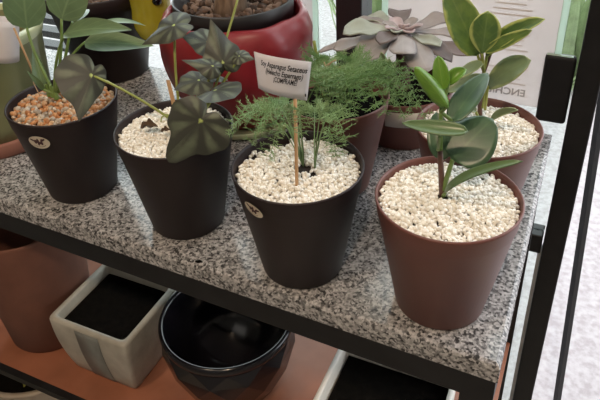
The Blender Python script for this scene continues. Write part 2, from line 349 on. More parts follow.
# plants and bench outdoors
random.seed(3)
def strap_clump(x, y, h, n, spread, label, bloom=False):
    t = thing('strap_leaf_plant', (x, y, -.02), label, 'plant', None)
    mb = MB()
    for i in range(n):
        an = random.uniform(0, 2*PI); b0 = V((x+random.gauss(0,.05), y+random.gauss(0,.05), -.02)); hh = h*random.uniform(.55, 1.1); sp = spread*random.uniform(.3, 1)
        tip = b0+V((math.cos(an)*sp, math.sin(an)*sp, hh)); mb.blade(b0, tip, random.uniform(.025,.05), V((math.cos(an), math.sin(an), .3)), bend=.10, cup=.3, prof=(.8,.5), nu=2, nv=8)
    o = mb.build('foliage', MT['grass'], t); o['kind'] = 'stuff'
    if bloom:
        fb = MB()
        for i in range(60): fb.pebble((x+random.gauss(0,.14), y-.1+random.gauss(0,.08), h*random.uniform(.1,.9)), random.uniform(.012,.03))
        f = fb.build('blossom', MT['pinkbloom'], t); f['kind'] = 'stuff'
for (qx, qy, y, h, n, sp, bl, lab) in ((314, 55, 4.3, .95, 150, .36, True, 'strappy green plant with pale blossoms outside, left of the window mullion'),
    (378, 66, 3.1, .9, 80, .34, False, 'strappy green plant outside, right of the window mullion above the succulent'),
    (571, 60, 3.1, .85, 80, .26, False, 'strappy green plant outside, behind the glass above the black clamp')):
    p = at(qx, qy, y); strap_clump(p.x, y, h, n, sp, lab, bl)
bq = at(48, 50, 1.9)
bench = thing('slatted_bench', (bq.x, 1.9, -.02), 'black slatted bench outdoors behind the leafy plant at the left', 'bench')
for k in range(5): MB().box(bq.x-.55, bq.x+.25, 1.55+k*.13, 1.61+k*.13, .40, .43).build('slat', MT['steel'], bench, False)
for sx in (-.5, .2):
    for yy in (1.58, 2.06): MB().box(bq.x+sx-.02, bq.x+sx+.02, yy-.02, yy+.02, -.02, .40).build('leg', MT['steel'], bench, False)

# ---------------------------------------------------------------- plant stand
YB = .957
def fy(x): return .467-.0285*(x+.037)
XL, XR = -1.10, -.016
st = thing('plant_stand', (-.55, .75, 0), 'plant display table with speckled grey granite top on a black metal frame', 'table')
mb = MB(); pr = [(0, .003), (.003, .0), (.024, .0), (.027, .003)]
ring = lambda ins, z: [(XL+ins, fy(XL)+ins, z), (XR-ins, fy(XR)+ins, z), (XR-ins, YB-ins, z), (XL+ins, YB-ins, z)]
vs = []; fs = []
for dz, ins in ((-.027,.0015),(-.0255,0),(-.005,0),(-.0015,.0015),(0,.005)): vs += ring(ins, T+dz)
for j in range(4):
    for i in range(4): fs.append((j*4+i, j*4+(i+1) % 4, j*4+4+(i+1) % 4, j*4+4+i))
fs += [(3,2,1,0), (16,17,18,19)]
mb.add(vs, fs); mb.build('tabletop', MT['granite'], st, False)
fz0, fz1 = T-.062, T-.0272
mb = MB()
def beam(mb, xa, ya, xb, yb, w, z0, z1):   # a bar whose outer side runs a -> b
    d = V((xb-xa, yb-ya, 0)).normalized(); n = V((-d.y, d.x, 0))*w
    A, B = V((xa, ya, 0)), V((xb, yb, 0)); q = [A, B, B+n, A+n]
    mb.add([(p.x, p.y, z0) for p in q]+[(p.x, p.y, z1) for p in q], [(0,3,2,1),(4,5,6,7),(0,1,5,4),(1,2,6,5),(2,3,7,6),(3,0,4,7)])
fl = beam
beam(mb, XL+.002, fy(XL)+.002, XR-.002, fy(XR)+.002, .035, fz0, fz1); mb.build('front_rail', MT['steel'], st, False)
mb = MB(); beam(mb, XR-.002, fy(XR)+.038, XR-.002, YB-.04, .035, fz0, fz1); mb.build('side_rail', MT['steel'], st, False)
mb = MB(); beam(mb, XL+.002, YB-.04, XL+.002, fy(XL)+.038, .035, fz0, fz1); mb.build('side_rail', MT['steel'], st, False)
mb = MB(); beam(mb, XR-.002, YB-.002, XL+.002, YB-.002, .035, fz0, fz1); mb.build('back_rail', MT['steel'], st, False)
for (x, y) in ((XL+.003, fy(XL)+.004), (XR-.037, fy(XR)+.004), (XR-.037, YB-.038), (XL+.003, YB-.038)):
    MB().box(x, x+.034, y, y+.034, 0, fz0).build('leg', MT['steel'], st, False)
SZ = T-.45
MB().box(XL+.04, XR-.006,   .497, .930, SZ-.012, SZ).build('shelf', MT['shelf'], st, False)
MB().box(XL+.037, XR-.037, .484, .4968, SZ-.014, SZ+.0005).build('shelf_rail', MT['steel'], st, False)
MB().box(XL+.037, XR-.037, .9302, .942, SZ-.03, SZ+.0005).build('shelf_rail', MT['steel'], st, False)

# ---------------------------------------------------------------- nursery pots
PR, PB, PH = .0753, .0493, .1457
def pot_profile(R, B, Hh, lip=.002, wall=.0022):
    s = (R-B)/Hh; z = Hh*.84
    return [(B-.003, 0), (B, .003), (B+s*z, z), (B+s*z+lip*.5, z+.002), (R-.0008, Hh-.004), (R, Hh-.0015), (R-.0008, Hh), (R-wall, Hh),
            (R-wall-.0008, Hh-.004), (R-wall-s*Hh*.25, Hh*.75), (0.001, Hh*.75)]
def out_r(z, R=PR, B=PB, Hh=PH): return B+(R-B)*z/Hh+.0012
def pot(t, c, m, R=PR, B=PB, Hh=PH):
    return MB().lathe(c, pot_profile(R, B, Hh)).build('pot', m, t)
def gravel(t, c, R, z, m, size=.0033, bed=None, mound=.006, step=1.35, holes=()):
    c = V(c); mb = MB()
    # bed under the loose stones
    if bed: MB().lathe((c.x, c.y, c.z), [(R-.001, z-.014), (R-.001, z-.004), (R*.5, z-.004+mound*.7), (.001, z-.004+mound)], 40).build('soil', bed, t)
    st_ = size*step
    for layer in range(2):
        y = -R
        row = 0
        while y < R:
            x = -R+(row % 2)*st_/2
            while x < R:
                qx, qy = x+random.gauss(0, st_*.22), y+random.gauss(0, st_*.22); rr = math.hypot(qx, qy)
                ok = rr < R-size*.8 and (layer == 0 or random.random() < .55)
                for (hx, hy, hr) in holes:
                    if math.hypot(qx-hx, qy-hy) < hr*random.uniform(.75,1.15): ok = False
                if ok:
                    zz = z+mound*(1-(rr/R)**2)+layer*size*.8+random.gauss(0, size*.22)-size*.5
                    mb.pebble((c.x+qx, c.y+qy, c.z+zz), size*random.uniform(.75, 1.12), 1, random.uniform(.7,1), random.uniform(.7,1))
                x += st_
            y += st_*.87; row += 1
    o = mb.build('gravel', m, t); o['kind'] = 'stuff'; return o
def sticker(t, c, ang, zc, w, h, tilt=0):
    """oval paper label wrapped on the tapered wall of a pot"""
    c = V(c)
    def on(u, v, off):
        u, v = u*math.cos(tilt)-v*math.sin(tilt), u*math.sin(tilt)+v*math.cos(tilt)
        z = zc+v; r = out_r(z)+off; a = ang+u/r; return V((c.x+r*math.cos(a), c.y+r*math.sin(a), c.z+z))
    mb = MB(); vs = [on(0,0,.0006)]; fs = []; n = 36
    for j in (1,2,3):
        for i in range(n): q = 2*PI*i/n; vs.append(on(w/2*j/3*math.cos(q), h/2*j/3*math.sin(q), .0006))
    for i in range(n): fs.append((0, 1+i, 1+(i+1) % n))
    for j in range(2):
        for i in range(n): b_ = 1+j*n; fs.append((b_+i, b_+n+i, b_+n+(i+1) % n, b_+(i+1) % n))
    mb.add(vs, fs); s = plab(mb.build('sticker', MT['cream'], t), 'cream oval sticker with a dark emblem')
    em = MB()
    def blob(u, v, a_, b_, rot=0):
        k = 12; pts = [on(u, v, .0010)]
        for i in range(k):
            x, y = a_*math.cos(2*PI*i/k), b_*math.sin(2*PI*i/k); pts.append(on(u+x*math.cos(rot)-y*math.sin(rot), v+x*math.sin(rot)+y*math.cos(rot), .0010))
        em.add(pts, [(0, 1+i, 1+(i+1) % k) for i in range(k)])
    for (u, v, a_, b_, ro) in ((-.26,.16,.13,.05,-.5),(-.12,.08,.10,.09,.9),(.0,.14,.05,.13,.1),(.04,-.02,.11,.07,.2),(.16,.12,.05,.14,-.3),(.25,.2,.10,.05,.6),(-.02,-.12,.05,.07,0),(.14,-.06,.06,.09,-.2),(-.14,-.02,.05,.06,0)):
        blob(u*w, v*h*1.1, a_*w, b_*w, ro)
    for k in range(9):                        # the tiny arc of print under the emblem
        q = -PI/2+(k-4)*.20; blob(.36*w*math.cos(q)*1.0, .34*h*math.sin(q), .016*w, .028*w, 0)
    em.build('emblem', MT['wine'], s)
def stalk(t, pts, r0, r1, m, name='stem'): return MB().tube(pts, r0, r1).build(name, m, t)
def toward(p, up=0.): return ((CAM-V(p)).normalized()*(1-up)+V((0,0,1))*up)
def dirv(az, el): return V((math.cos(az)*math.cos(el), math.sin(az)*math.cos(el), math.sin(el)))

# --- philodendron, leftmost dark pot
random.seed(11)
C1 = V((-.640, .5625, T))
t1 = thing('potted_philodendron', C1, 'leafy green philodendron in dark brown pot with orange gravel and oval sticker', 'potted plant')
pot(t1, C1, MT['darkpot'])
gravel(t1, C1, PR-.004, PH-.012, MT['go'], .0042, MT['barkbed'], .004, 1.45)
sa = math.atan2(CAM.y-C1.y, CAM.x-C1.x)
sticker(t1, C1, sa-.60, PH-.026, .030, .021, .0)
crown = at(55, 94, .565)
def pleaf(t, base, tip, yb, yt, wpx, nrm, bend=.05, cup=.15, pr=(.62,.8), m='philo', name='leaf', stem_from=None, sb=(0,0,0), sr=.0018, sm='petiole2', solid=0, wave=0, minw=0, nrm_up=None):
    b = at(*base, yb); tp = at(*tip, yt)
    n = nrm if not isinstance(nrm, (int, float)) else toward((b+tp)/2, nrm)
    o = MB().blade(b, tp, px(wpx, (b+tp)/2), n, bend, cup, pr, wave=wave, minw=minw).build(name, MT[m], t, solid=solid)
    if stem_from is not None: stalk(t, curve(stem_from, b+(tp-b)*.02, sb), sr*1.25, sr, MT[sm], 'petiole')
    return o
pleaf(t1, (27,29), (20,-42), .585, .60, 40, .25, stem_from=crown, sb=(-.006,0,.004), bend=.04)
pleaf(t1, (61,20), (84,-40), .585, .62, 40, .3, stem_from=crown, sb=(.004,0,.0), bend=.05)
pleaf(t1, (64,34), (132,30), .565, .575, 26, .55, stem_from=crown, sb=(-.004,0,.006), bend=.06, cup=.25)
pleaf(t1, (84,42), (154,46), .60, .62, 25, .5, stem_from=crown, sb=(.0,0,.01), bend=.02, cup=.2)
pleaf(t1, (72,22), (86,10), .60, .66, 22, .6, bend=.1, stem_from=crown+V((.002,.004,0)))
pleaf(t1, (100,24), (146,26), .62, .66, 10, .8, bend=.1)
pleaf(t1, (43,86), (33,50), .575, .59, 13, .2, stem_from=crown, bend=.05, cup=.5)
pleaf(t1, (44,90), (27,71), .56, .55, 6, .3, stem_from=crown, bend=.05, cup=.5, sm='petiole2')
for q in ((50,92),(54,93),(57,95)): stalk(t1, curve(at(q[0], q[1]+4, .565), at(q[0]-4, q[1]-8, .565)), .004, .002, MT['petiole2'], 'sheath')
stalk(t1, curve(at(40,96,.53), at(33,82,.535)), .0006, .0005, MT['drystem'], 'dry_root')

# --- begonia, second dark pot
random.seed(12)
C2 = V((-.448, .5545, T))
t2 = thing('potted_begonia', C2, 'begonia with striped dark leaves in dark brown pot of white gravel, red pot behind', 'potted plant')
pot(t2, C2, MT['darkpot'])
gravel(t2, C2, PR-.004, PH-.010, MT['gw'], .0026, MT['barkbed'], .003, 1.4)
b2 = V((C2.x+.004, C2.y+.012, T+PH-.008)); b2b = b2+V((.014, .004, 0)); b2c = b2+V((.02, -.01, 0))
def bleaf(cpx, tpx, yc, yt, nrm, base, bow=(0,0,0), wide=.62, cup=.12, sinus=.5, seed=0, skew=0, back=.25, r=.0016, round_=False):
    c = at(*cpx, yc); tp = at(*tpx, yt)
    n = toward(c, nrm) if isinstance(nrm, (int, float)) else V(nrm)
    MB().peltate(c, tp, n, wide, cup, sinus, seed, skew, back, round_).build('leaf', MT['begonia'], t2)
    if base is not None:
        n2 = (n-(tp-c)*n.dot((tp-c).normalized())/(tp-c).length).normalized()
        stalk(t2, curve(base, c-n2*.002, bow), r*1.15, r, MT['petiole'], 'petiole')
bleaf((92,75), (79,121), .535, .495, .15, b2, (0,0,.006), .54, .10, .42, 1, -.42, back=.32)
bleaf((201,120), (168,163), .500, .478, .05, b2b, (0,-.012,.02), .61, .06, .40, 2, .08, back=.62, round_=True)
bleaf((174,25), (139,41), .60, .575, .72, b2, (-.004,0,.0), .56, .10, .35, 3, -.02, back=.10)
bleaf((223,63), (210,17), .59, .605, .12, b2b, (.004,0,0), .46, .12, .4, 4, -.05, back=.45)
bleaf((208,42), (181,35), .62, .60, .45, b2b, (0,0,0), .62, .1, .5, 5)
bleaf((213,66), (181,58), .575, .56, .5, b2b, (0,0,0), .40, .15, .35, 6)
bleaf((239,56), (255,59), .60, .60, .5, b2b, (0,0,0), .55, .1, .4, 7)
bleaf((199,80), (174,88), .57, .545, .72, b2b, (0,0,0), .72, .1, .4, 8)
bleaf((215,90), (233,94), .56, .545, .86, b2b, (0,0,0), .85, .1, .45, 9)
bleaf((214,74), (203,77), .60, .57, .6, None, seed=3)
stalk(t2, curve(b2b, at(240,-10,.66), (.004,0,0)), .0016, .0015, MT['petiole'], 'flower_stalk')
stalk(t2, curve(b2b, b2+V((-.03,.004,.012)), (0,0,.004)), .0015, .0012, MT['petiole'], 'petiole')
stalk(t2, curve(b2, at(161,122,.545), (-.006,0,.012)), .0011, .0009, MT['petiole'], 'petiole')
stalk(t2, curve(at(168,122,.57), at(213,98,.575)), .0011, .0011, MT['petiole'], 'petiole')
for (q, s) in (((150,131), .011), ((165,126), .006)):
    p = at(*q, .535); p.z = T+PH+.003
    mb = MB(); mb.blade(p+V((-s*1.0,-s*.3,0)), p+V((s,s*.3,.003)), s*1.1, (0,-.3,1), .15, .8, (.9,.7), wave=.5); mb.build('dead_leaf', MT['deadleaf'], t2, solid=.0008)
sk = thing('plant_tag', at(176,116,.566), 'short flat wooden tag stick stuck in the begonia pot', 'plant tag')
A, B = at(177,118,.563), at(168,80,.575); sdv = RT*px(2.2, A)
dn = (A-B).normalized()*.012; nn = toward(A)*.0012; mb = MB()
q = [A+dn-sdv, A+dn+sdv, B+sdv*.9, B-sdv*.9]
mb.add([p-nn for p in q]+[p+nn for p in q], [(0,3,2,1),(4,5,6,7),(0,1,5,4),(1,2,6,5),(2,3,7,6),(3,0,4,7)])
mb.build('stick', MT['wood'], sk, False)

# --- fern fronds
def frond(t, p0, p1, width, m, sm, droop=.02, n=16, needle=.0055, flat=(0,0,1), name='frond', thick=.00075, dens=1.0, bare=.25):
    p0, p1 = V(p0), V(p1); mb = MB(); path = curve(p0, p1, (0,0,droop), 14)
    mb.tube(path, .0009, .0003, 4)
    ax = (p1-p0); ln = ax.length; ax = ax/ln; fl_ = V(flat); sd = ax.cross(fl_).normalized(); up = sd.cross(ax)
    def needles(a, b, k):
        d = (b-a); l = d.length; d = d/l; s_ = d.cross(up).normalized()
        for i in range(k):
            c = a+d*(l*(i+random.random())/k); 
            for sg in (-1, 1):
                e = (d*random.uniform(.5,1.1)+s_*sg*random.uniform(.6,1.1)+up*random.gauss(0,.55)).normalized()*needle*random.uniform(.6,1.15)
                w_ = e.cross(toward(c)).normalized()*thick*.5
                mb.add([c-w_, c+w_, c+e+w_*.4, c+e-w_*.4], [(0,1,2,3)])
    for j in range(n):
        tt = bare+(1-bare)*(j+.5)/n; i = tt*14; k = min(int(i), 13); c = path[k].lerp(path[k+1], i-k)
        wl = width/2*max(.15, math.sin(PI*min(1, .12+.9*(1-tt)/(1-bare)))**.8)
        for sg in (-1, 1):
            e = c+(sd*sg+ax*.75+up*random.gauss(.0,.18)).normalized()*wl*random.uniform(.75,1.15)+V((0,0,-wl*.12))
            mb.tube([c, c.lerp(e, .5)+up*wl*.05, e], .00035, .0002, 3)
            needles(c, e, max(3, int(wl/needle*2.4*dens)))
    needles(path[10], path[14], 8)
    return mb.build(name, m, t, False)
random.seed(13)
C3 = V((-.2655, .5325, T))
t3 = thing('potted_fern', C3, 'small feathery fern in dark brown pot of white gravel with paper sign', 'potted plant')
pot(t3, C3, MT['darkpot'])
gravel(t3, C3, PR-.004, PH-.011, MT['gw'], .0027, MT['barkbed'], .004, 1.45, holes=((.004,.004,.012),(.02,-.004,.005),(-.06,.03,.012),(-.045,.05,.012),(-.062,.005,.008)))
sticker(t3, C3, math.atan2(CAM.y-C3.y, CAM.x-C3.x)-.75, PH-.020, .026, .017, -.25)
fb = V((C3.x+.004, C3.y+.006, T+PH-.006)); fb2 = fb+V((.014, .0, 0))
for (e, y, b, w, d, bare) in (((231,137),.50,fb,.042,.05,.3), ((247,124),.56,fb,.042,.05,.35), ((268,112),.60,fb,.045,.035,.4), ((290,104),.60,fb,.04,.02,.45),
        ((346,142),.51,fb2,.042,.05,.35), ((330,126),.57,fb2,.042,.045,.35), ((316,112),.60,fb2,.04,.03,.4), ((252,146),.48,fb,.04,.055,.35),
        ((270,160),.485,fb,.035,.05,.5), ((337,158),.50,fb2,.03,.045,.6), ((262,132),.50,fb,.045,.055,.4),
        ((278,120),.54,fb,.045,.05,.4), ((300,136),.47,fb,.035,.05,.5)):
    frond(t3, b, at(*e, y), w, MT['fern'], None, d, 11, .0052, bare=bare, thick=.0006)
stalk(t3, curve(fb, at(302,140,.535), (.001,0,0)), .0010, .0008, MT['fernstem'])
stalk(t3, curve(fb2, at(316,138,.535), (.001,0,0)), .0010, .0008, MT['fernstem'])
stalk(t3, curve(at(272,112,.58), at(292,103,.58)), .0008, .0007, MT['drystem'], 'dry_stem')

# --- paper sign in the fern pot
sg = thing('paper_sign', at(297,188,.505), 'handwritten white paper flag on a thin wooden stick in the fern pot', 'sign')
A, B = at(297,190,.503), at(294.5,66,.514)
MB().tube([A+(A-B).normalized()*.015, A, B], .0021, .0021, 6).build('stick', MT['wood'], sg)
# card corners in the photo: curling away at the right
def card(u, v):                              # u 0..1 across, v 0..1 down
    tl, tr, bl, br = at(254,51.5,.503), at(311.5,62,.520), at(258.5,88,.503), at(307,100.5,.520)
    top = tl.lerp(tr, u); bot = bl.lerp(br, u)
    p = top.lerp(bot, v); bow = 4*u*(1-u)
    return p+V((0, -.012, .0045))*bow
mb = MB(); n = 20; m_ = 6
mb.add([card(i/n, j/m_) for j in range(m_+1) for i in range(n+1)], [(j*(n+1)+i, j*(n+1)+i+1, (j+1)*(n+1)+i+1, (j+1)*(n+1)+i) for j in range(m_) for i in range(n)])
pc = mb.build('card', MT['paper'], sg, solid=.0004)
off = (CAM-card(.5,.5)).normalized()*.0009
for (s, u0_, u1_, v0_, hh) in (('Soy Asparagus Setaceus', .16, .955, .30, .20), ('(Helecho Esparrago)', .26, .90, .48, .20), ('\u00a1COMPRAME!', .42, .83, .65, .19)):
    cu = bpy.data.curves.new('x', 'FONT'); cu.body = s; cu.size = 1; cu.shear = .3; tmp = bpy.data.objects.new('x', cu); col.objects.link(tmp)
    bpy.context.view_layer.update(); wd = tmp.dimensions.x; bpy.data.objects.remove(tmp); bpy.data.curves.remove(cu)
    text_mesh(s, 'lettering', MT['ink'], pc, lambda u, v: card(u0_+(u1_-u0_)*u/wd, v0_-v*hh*1.0)+off, bold=True, shear=.3)
MB().tube([card(.965,.83)+off, card(.972,.90)+off], .0007, .0007, 4).build('pen_mark', MT['ink'], pc)

# --- peperomia, front right plum pot
random.seed(14)
C4 = V((-.0961, .5356, T))
t4 = thing('potted_peperomia', C4, 'glossy green peperomia in plum brown pot of white gravel at the front right corner', 'potted plant')
pot(t4, C4, MT['plum'])
gravel(t4, C4, PR-.0035, PH-.009, MT['gw'], .0027, MT['barkbed'], .007, 1.4, holes=((-.006,-.002,.006),))
s4 = V((C4.x-.006, C4.y+.0, T+PH-.004)); k4 = at(441,112,.54)
stalk(t4, curve(s4, at(440,150,.538), (0,0,0)), .0034, .0028, MT['stembrown'])
stalk(t4, curve(at(440,150,.538), k4, (0,0,0)), .0028, .0018, MT['petiole2'])
def p4(base, tip, yb, yt, w, up, bend, cup, m, st_=None, pr=(.72,.62), solid=.0012, bow=(0,0,0), sr=.0017):
    return pleaf(t4, base, tip, yb, yt, w, up, bend, cup, pr, m, stem_from=st_, sr=sr, sb=bow, solid=solid)
p4((448,107), (415,67), .535, .525, 16, .25, .08, -.8, 'pepbright', k4, (.8,.5))
p4((443,90), (438,56), .545, .555, 16, .1, .05, .5, 'pepbright', k4, (.75,.5))
p4((448,84), (466,69), .55, .56, 13, .4, .15, .9, 'pepbright', k4, (.8,.5))
p4((451,122), (488,73), .545, .60, 26, .6, .05, .25, 'pepdark', k4)
p4((452,160), (493,119), .535, .57, 54, .52, .03, -.04, 'pepdark', at(443,190,.536), (.72,.55), bow=(0,0,0), sr=.0022)
p4((444,160), (436,112), .55, .58, 26, .1, .05, .2, 'pepdark', None)
p4((468,131), (402,123), .515, .50, 16, .35, -.04, .35, 'pepplain', None, (.75,.6))
stalk(t4, curve(at(438,150,.536), at(440,136,.52)), .0018, .0014, MT['petiole2'], 'petiole')
p4((444,193), (523,161), .525, .505, 11, .5, .11, .35, 'pepplain', s4, (.85,.45))
p4((444,134), (428,141), .56, .58, 10, .3, .05, .2, 'pepdark', None)

# --- variegated peperomia, plum pot behind
random.seed(15)
C5 = V((-.0955, .690, T))
t5 = thing('potted_peperomia', C5, 'variegated peperomia with yellow-edged leaves in plum pot next to the poster', 'potted plant')
pot(t5, C5, MT['plum'])
gravel(t5, C5, PR-.0035, PH-.011, MT['gw'], .0027, MT['barkbed'], .004, 1.4)
s5 = at(481,114,.71); s5.z = T+PH-.006; k5 = at(484,72,.71)
stalk(t5, curve(s5, k5, (-.002,0,0)), .0032, .0024, MT['stembrown'])
stalk(t5, curve(k5, at(492,50,.715)), .0022, .0018, MT['stembrown'])
stalk(t5, curve(k5, at(481,50,.71)), .0022, .0018, MT['stembrown'])
def p5(base, tip, yb, yt, w, up, bend, cup, m, st_=None, pr=(.8,.55), bow=(0,0,0), sr=.0017):
    return pleaf(t5, base, tip, yb, yt, w, up, bend, cup, pr, m, stem_from=st_, sr=sr, sb=bow, solid=.0012, sm='petiole')
p5((478,56), (446,-14), .71, .72, 34, .25, .05, .3, 'pepvar', k5)
p5((482,54), (488,11), .70, .70, 30, .1, .06, .35, 'pepvar', k5, (1.35,.6))
p5((486,56), (545,19), .71, .70, 20, .5, .10, .55, 'pepvar', k5, (.9,.5))
p5((484,52), (532,30), .70, .685, 13, .2, .04, .3, 'pepvar', None, (.9,.5))
p5((485,88), (531,60), .715, .70, 28, .45, .06, .2, 'pepdull', at(482,108,.71), (1.25,.55))
p5((488,78), (447,92), .70, .68, 17, .6, .08, .2, 'pepdull', k5)
p5((482,62), (455,80), .69, .66, 12, .5, .08, .2, 'pepdull', k5)
p5((491,121), (518,110), .69, .68, 9, .5, .1, .8, 'pepdull', s5, (.9,.5))
p5((476,112), (461,101), .70, .70, 9, .5, .1, .3, 'pepdull', s5)
stalk(t5, curve(at(485,110,.70), at(488,86,.705)), .0017, .0015, MT['petiole'], 'petiole')

# --- bushy fern pot behind the small fern
random.seed(16)
C6 = V((-.292, .708, T))
t6 = thing('potted_fern', C6, 'bushy asparagus fern in plum brown pot behind the small fern', 'potted plant')
pot(t6, C6, MT['plum'])
MB().lathe(C6, [(PR-.006, PH-.03), (PR-.005, PH-.022), (.03, PH-.014), (.001, PH-.012)], 40).build('soil', MT['soil'], t6)
f6 = V((C6.x, C6.y, T+PH-.014))
for (e, y, w, d) in (((316,66),.70,.06,.03), ((330,62),.76,.06,.02), ((350,60),.74,.06,.02), ((372,68),.74,.06,.03), ((318,84),.63,.06,.03),
        ((335,88),.62,.065,.035), ((352,82),.63,.07,.03), ((366,96),.62,.065,.04), ((385,86),.68,.06,.04), ((398,100),.66,.055,.05), ((412,112),.65,.05,.06), ((426,120),.64,.045,.065),
        ((345,102),.60,.06,.04), ((325,100),.61,.06,.035), ((378,108),.62,.06,.05), ((360,74),.70,.07,.02), ((342,72),.70,.07,.02), ((328,76),.68,.06,.02), ((388,116),.62,.05,.055),
        ((310,75),.70,.05,.03), ((405,120),.63,.045,.06), ((355,112),.605,.05,.045), ((370,84),.66,.07,.03), ((340,112),.60,.05,.045)):
    frond(t6, f6+V((random.gauss(0,.018), random.gauss(0,.018), 0)), at(*e, y), w, MT['fern2'] if random.random() < .6 else MT['fern'], None, d, 11, .0062, bare=.3, thick=.0008)
for (a_, b_) in (((320,72),(336,60)), ((322,78),(332,62)), ((328,76),(324,62)), ((322,70),(345,74)), ((333,70),(352,66))):
    stalk(t6, curve(at(*a_, .66), at(*b_, .67), (0,0,.002)), .0009, .0007, MT['drystem'], 'dry_stem')
stalk(t6, curve(f6+V((-.02,.01,0)), at(314,41,.72)), .0024, .0022, MT['petiole'], 'cut_stalk')

# --- large mauve succulent
random.seed(17)
C7 = V((-.245, .885, T))
t7 = thing('potted_succulent', C7, 'large mauve grey rosette succulent in low terracotta pot, in front of the window mullion', 'potted plant')
MB().lathe(C7, pot_profile(.078, .066, .085)).build('pot', MT['plum'], t7)
MB().lathe(C7, [(.072, .066), (.072, .072), (.001, .078)], 40).build('soil', MT['soil'], t7)
lb = MB(); vs = []; nn_ = 24; a0 = math.atan2(CAM.y-C7.y, CAM.x-C7.x)
for j, z in enumerate((.047, .074)):
    for i in range(nn_+1):
        a_ = a0-.35+1.25*i/nn_; r = .066+.012*z/.085+.0022; vs.append((C7.x+r*math.cos(a_), C7.y+r*math.sin(a_), T+z))
lb.add(vs, [(i, i+1, nn_+2+i, nn_+1+i) for i in range(nn_)])
plab(lb.build('label_band', MT['white'], t7, solid=.0005), 'white paper label round the pot')
ctr = at(402, 31, .885); rc = V((C7.x, C7.y, T+.075))
stalk(t7, curve(rc, ctr-V((0,0,.004)), (0,0,0)), .012, .010, MT['stembrown'])
for (tp, y, w, m, cup, bend, up) in (
    ((343,34),.83,27,'succg',.35,.04,.85), ((333,49),.86,20,'succ',.4,-.04,.85), ((318,52),.88,14,'succ',.3,.0,.85), ((360,62),.80,27,'succ',.3,.05,.75), ((403,54),.79,25,'succ',-.35,.06,.5),
    ((428,72),.80,27,'succ',-.3,.10,.6), ((476,55),.86,18,'succd',.4,-.05,.8), ((470,38),.92,17,'succ',.3,.02,.9), ((450,17),.97,20,'succ',.4,-.04,.85),
    ((399,11),.97,20,'succd',.3,.05,.6), ((366,17),.95,20,'succg',.3,.03,.85), ((352,24),.92,20,'succ',.3,.05,.85), ((440,46),.84,16,'succg',.4,-.02,.85), ((380,44),.81,18,'succd',.3,.05,.8), ((452,62),.84,16,'succd',.3,.08,.8)):
    b_ = ctr+(at(*tp, y)-ctr)*.06; e_ = at(*tp, y)
    MB().blade(b_, e_, px(w*1.12, e_), toward(e_, up), bend, cup, (2.3,.5), wave=.14, seed=tp[0], minw=.36).build('leaf', MT[m], t7, solid=.0022)
for (tp, y, w, m) in (((386,32),.85,13,'succp'), ((394,36),.84,13,'succg'), ((412,36),.85,13,'succp'), ((422,29),.87,14,'succp'), ((417,22),.91,13,'succ'), ((392,21),.91,13,'succp'), ((402,28),.875,8,'succp'), ((409,28),.88,8,'succp'), ((382,26),.88,12,'succ')):
    e_ = at(*tp, y)+V((0,0,.006)); b_ = ctr+V((0,0,.002))
    MB().blade(b_, e_, px(w, e_), (0,0,1), -.06, .5, (1.4,.6), wave=.08, seed=tp[0], minw=.36).build('leaf', MT[m], t7, solid=.002)
for (b_, e_, y, w) in (((388,82),(381,52),.80,13), ((392,86),(389,58),.80,9), ((380,84),(374,70),.80,9)):
    pleaf(t7, b_, e_, y+.03, y, w, .15, .05, .5, (.8,.6), 'pepdull', stem_from=rc, sm='stembrown', solid=.0012)

# --- red ceramic pot, saucer and the nursery pot inside
random.seed(18)
C8 = V((-.526, .852, T))
o = MB().lathe(C8, [(.085, 0), (.108, .004), (.112, .014), (.110, .0155), (.106, .012), (.001, .010)], 64).build('saucer', MT['oliverim'], loc=C8)
tag(o, 'pale grey green saucer under the red pot', 'saucer')
def fold(a, z):
    k = max(0, min(1, (z-.02)/.17)); return 1+k*(.045*abs(math.sin(4*a+1.0+z*17))-.028+.016*math.sin(3*a-.6-z*22)+.010*math.sin(11*a+z*45))
pf = [(.088,.0125),(.093,.016)]+[(.096+.031*math.sin(PI*.5*min(1,i/8)), .022+.014*i) for i in range(10)]+[(.128,.160),(.124,.172),(.120,.183),(.114,.190),(.109,.192),(.106,.186),(.106,.03),(.001,.03)]
o = MB().lathe(C8, pf, 96, fold).build('red_pot', MT['red'], loc=C8)
tag(o, 'glossy red ceramic pot with folded wavy sides', 'pot')
C9 = V((C8.x, C8.y, T+.031))
t9 = thing('potted_tree', C9, 'thick trunk in a black nursery pot of bark chips set inside the red pot', 'potted plant')
MB().lathe(C9, [(.078,0),(.080,.003),(.094,.150),(.0985,.152),(.0985,.178),(.0965,.180),(.094,.178),(.092,.15),(.001,.15)], 64).build('pot', MT['black'], t9)
mb = MB()
for i in range(420):
    r = .088*math.sqrt(random.random()); a_ = random.uniform(0, 2*PI); mb.pebble((C9.x+r*math.cos(a_), C9.y+r*math.sin(a_), C9.z+.153+random.random()*.008), random.uniform(.004,.010), 1, .7, .45)
g = mb.build('bark_chips', MT['chips'], t9); g['kind'] = 'stuff'
tk = MB().tube([C9+V((.0,-.01,.150)), C9+V((.0,-.008,.175)), C9+V((.004,.0,.24)), C9+V((0,.01,.40))], .030, .019, 14).build('trunk', MT['trunk'], t9)
for k in range(7):
    a_ = k*2*PI/7; b_ = C9+V((0,.01,.40)); MB().blade(b_, b_+V((math.cos(a_)*.10, math.sin(a_)*.07, .06+.03*(k % 3))), .045, (0,0,1), .1, .2, (.8,.7)).build('leaf', MT['philo'], t9)

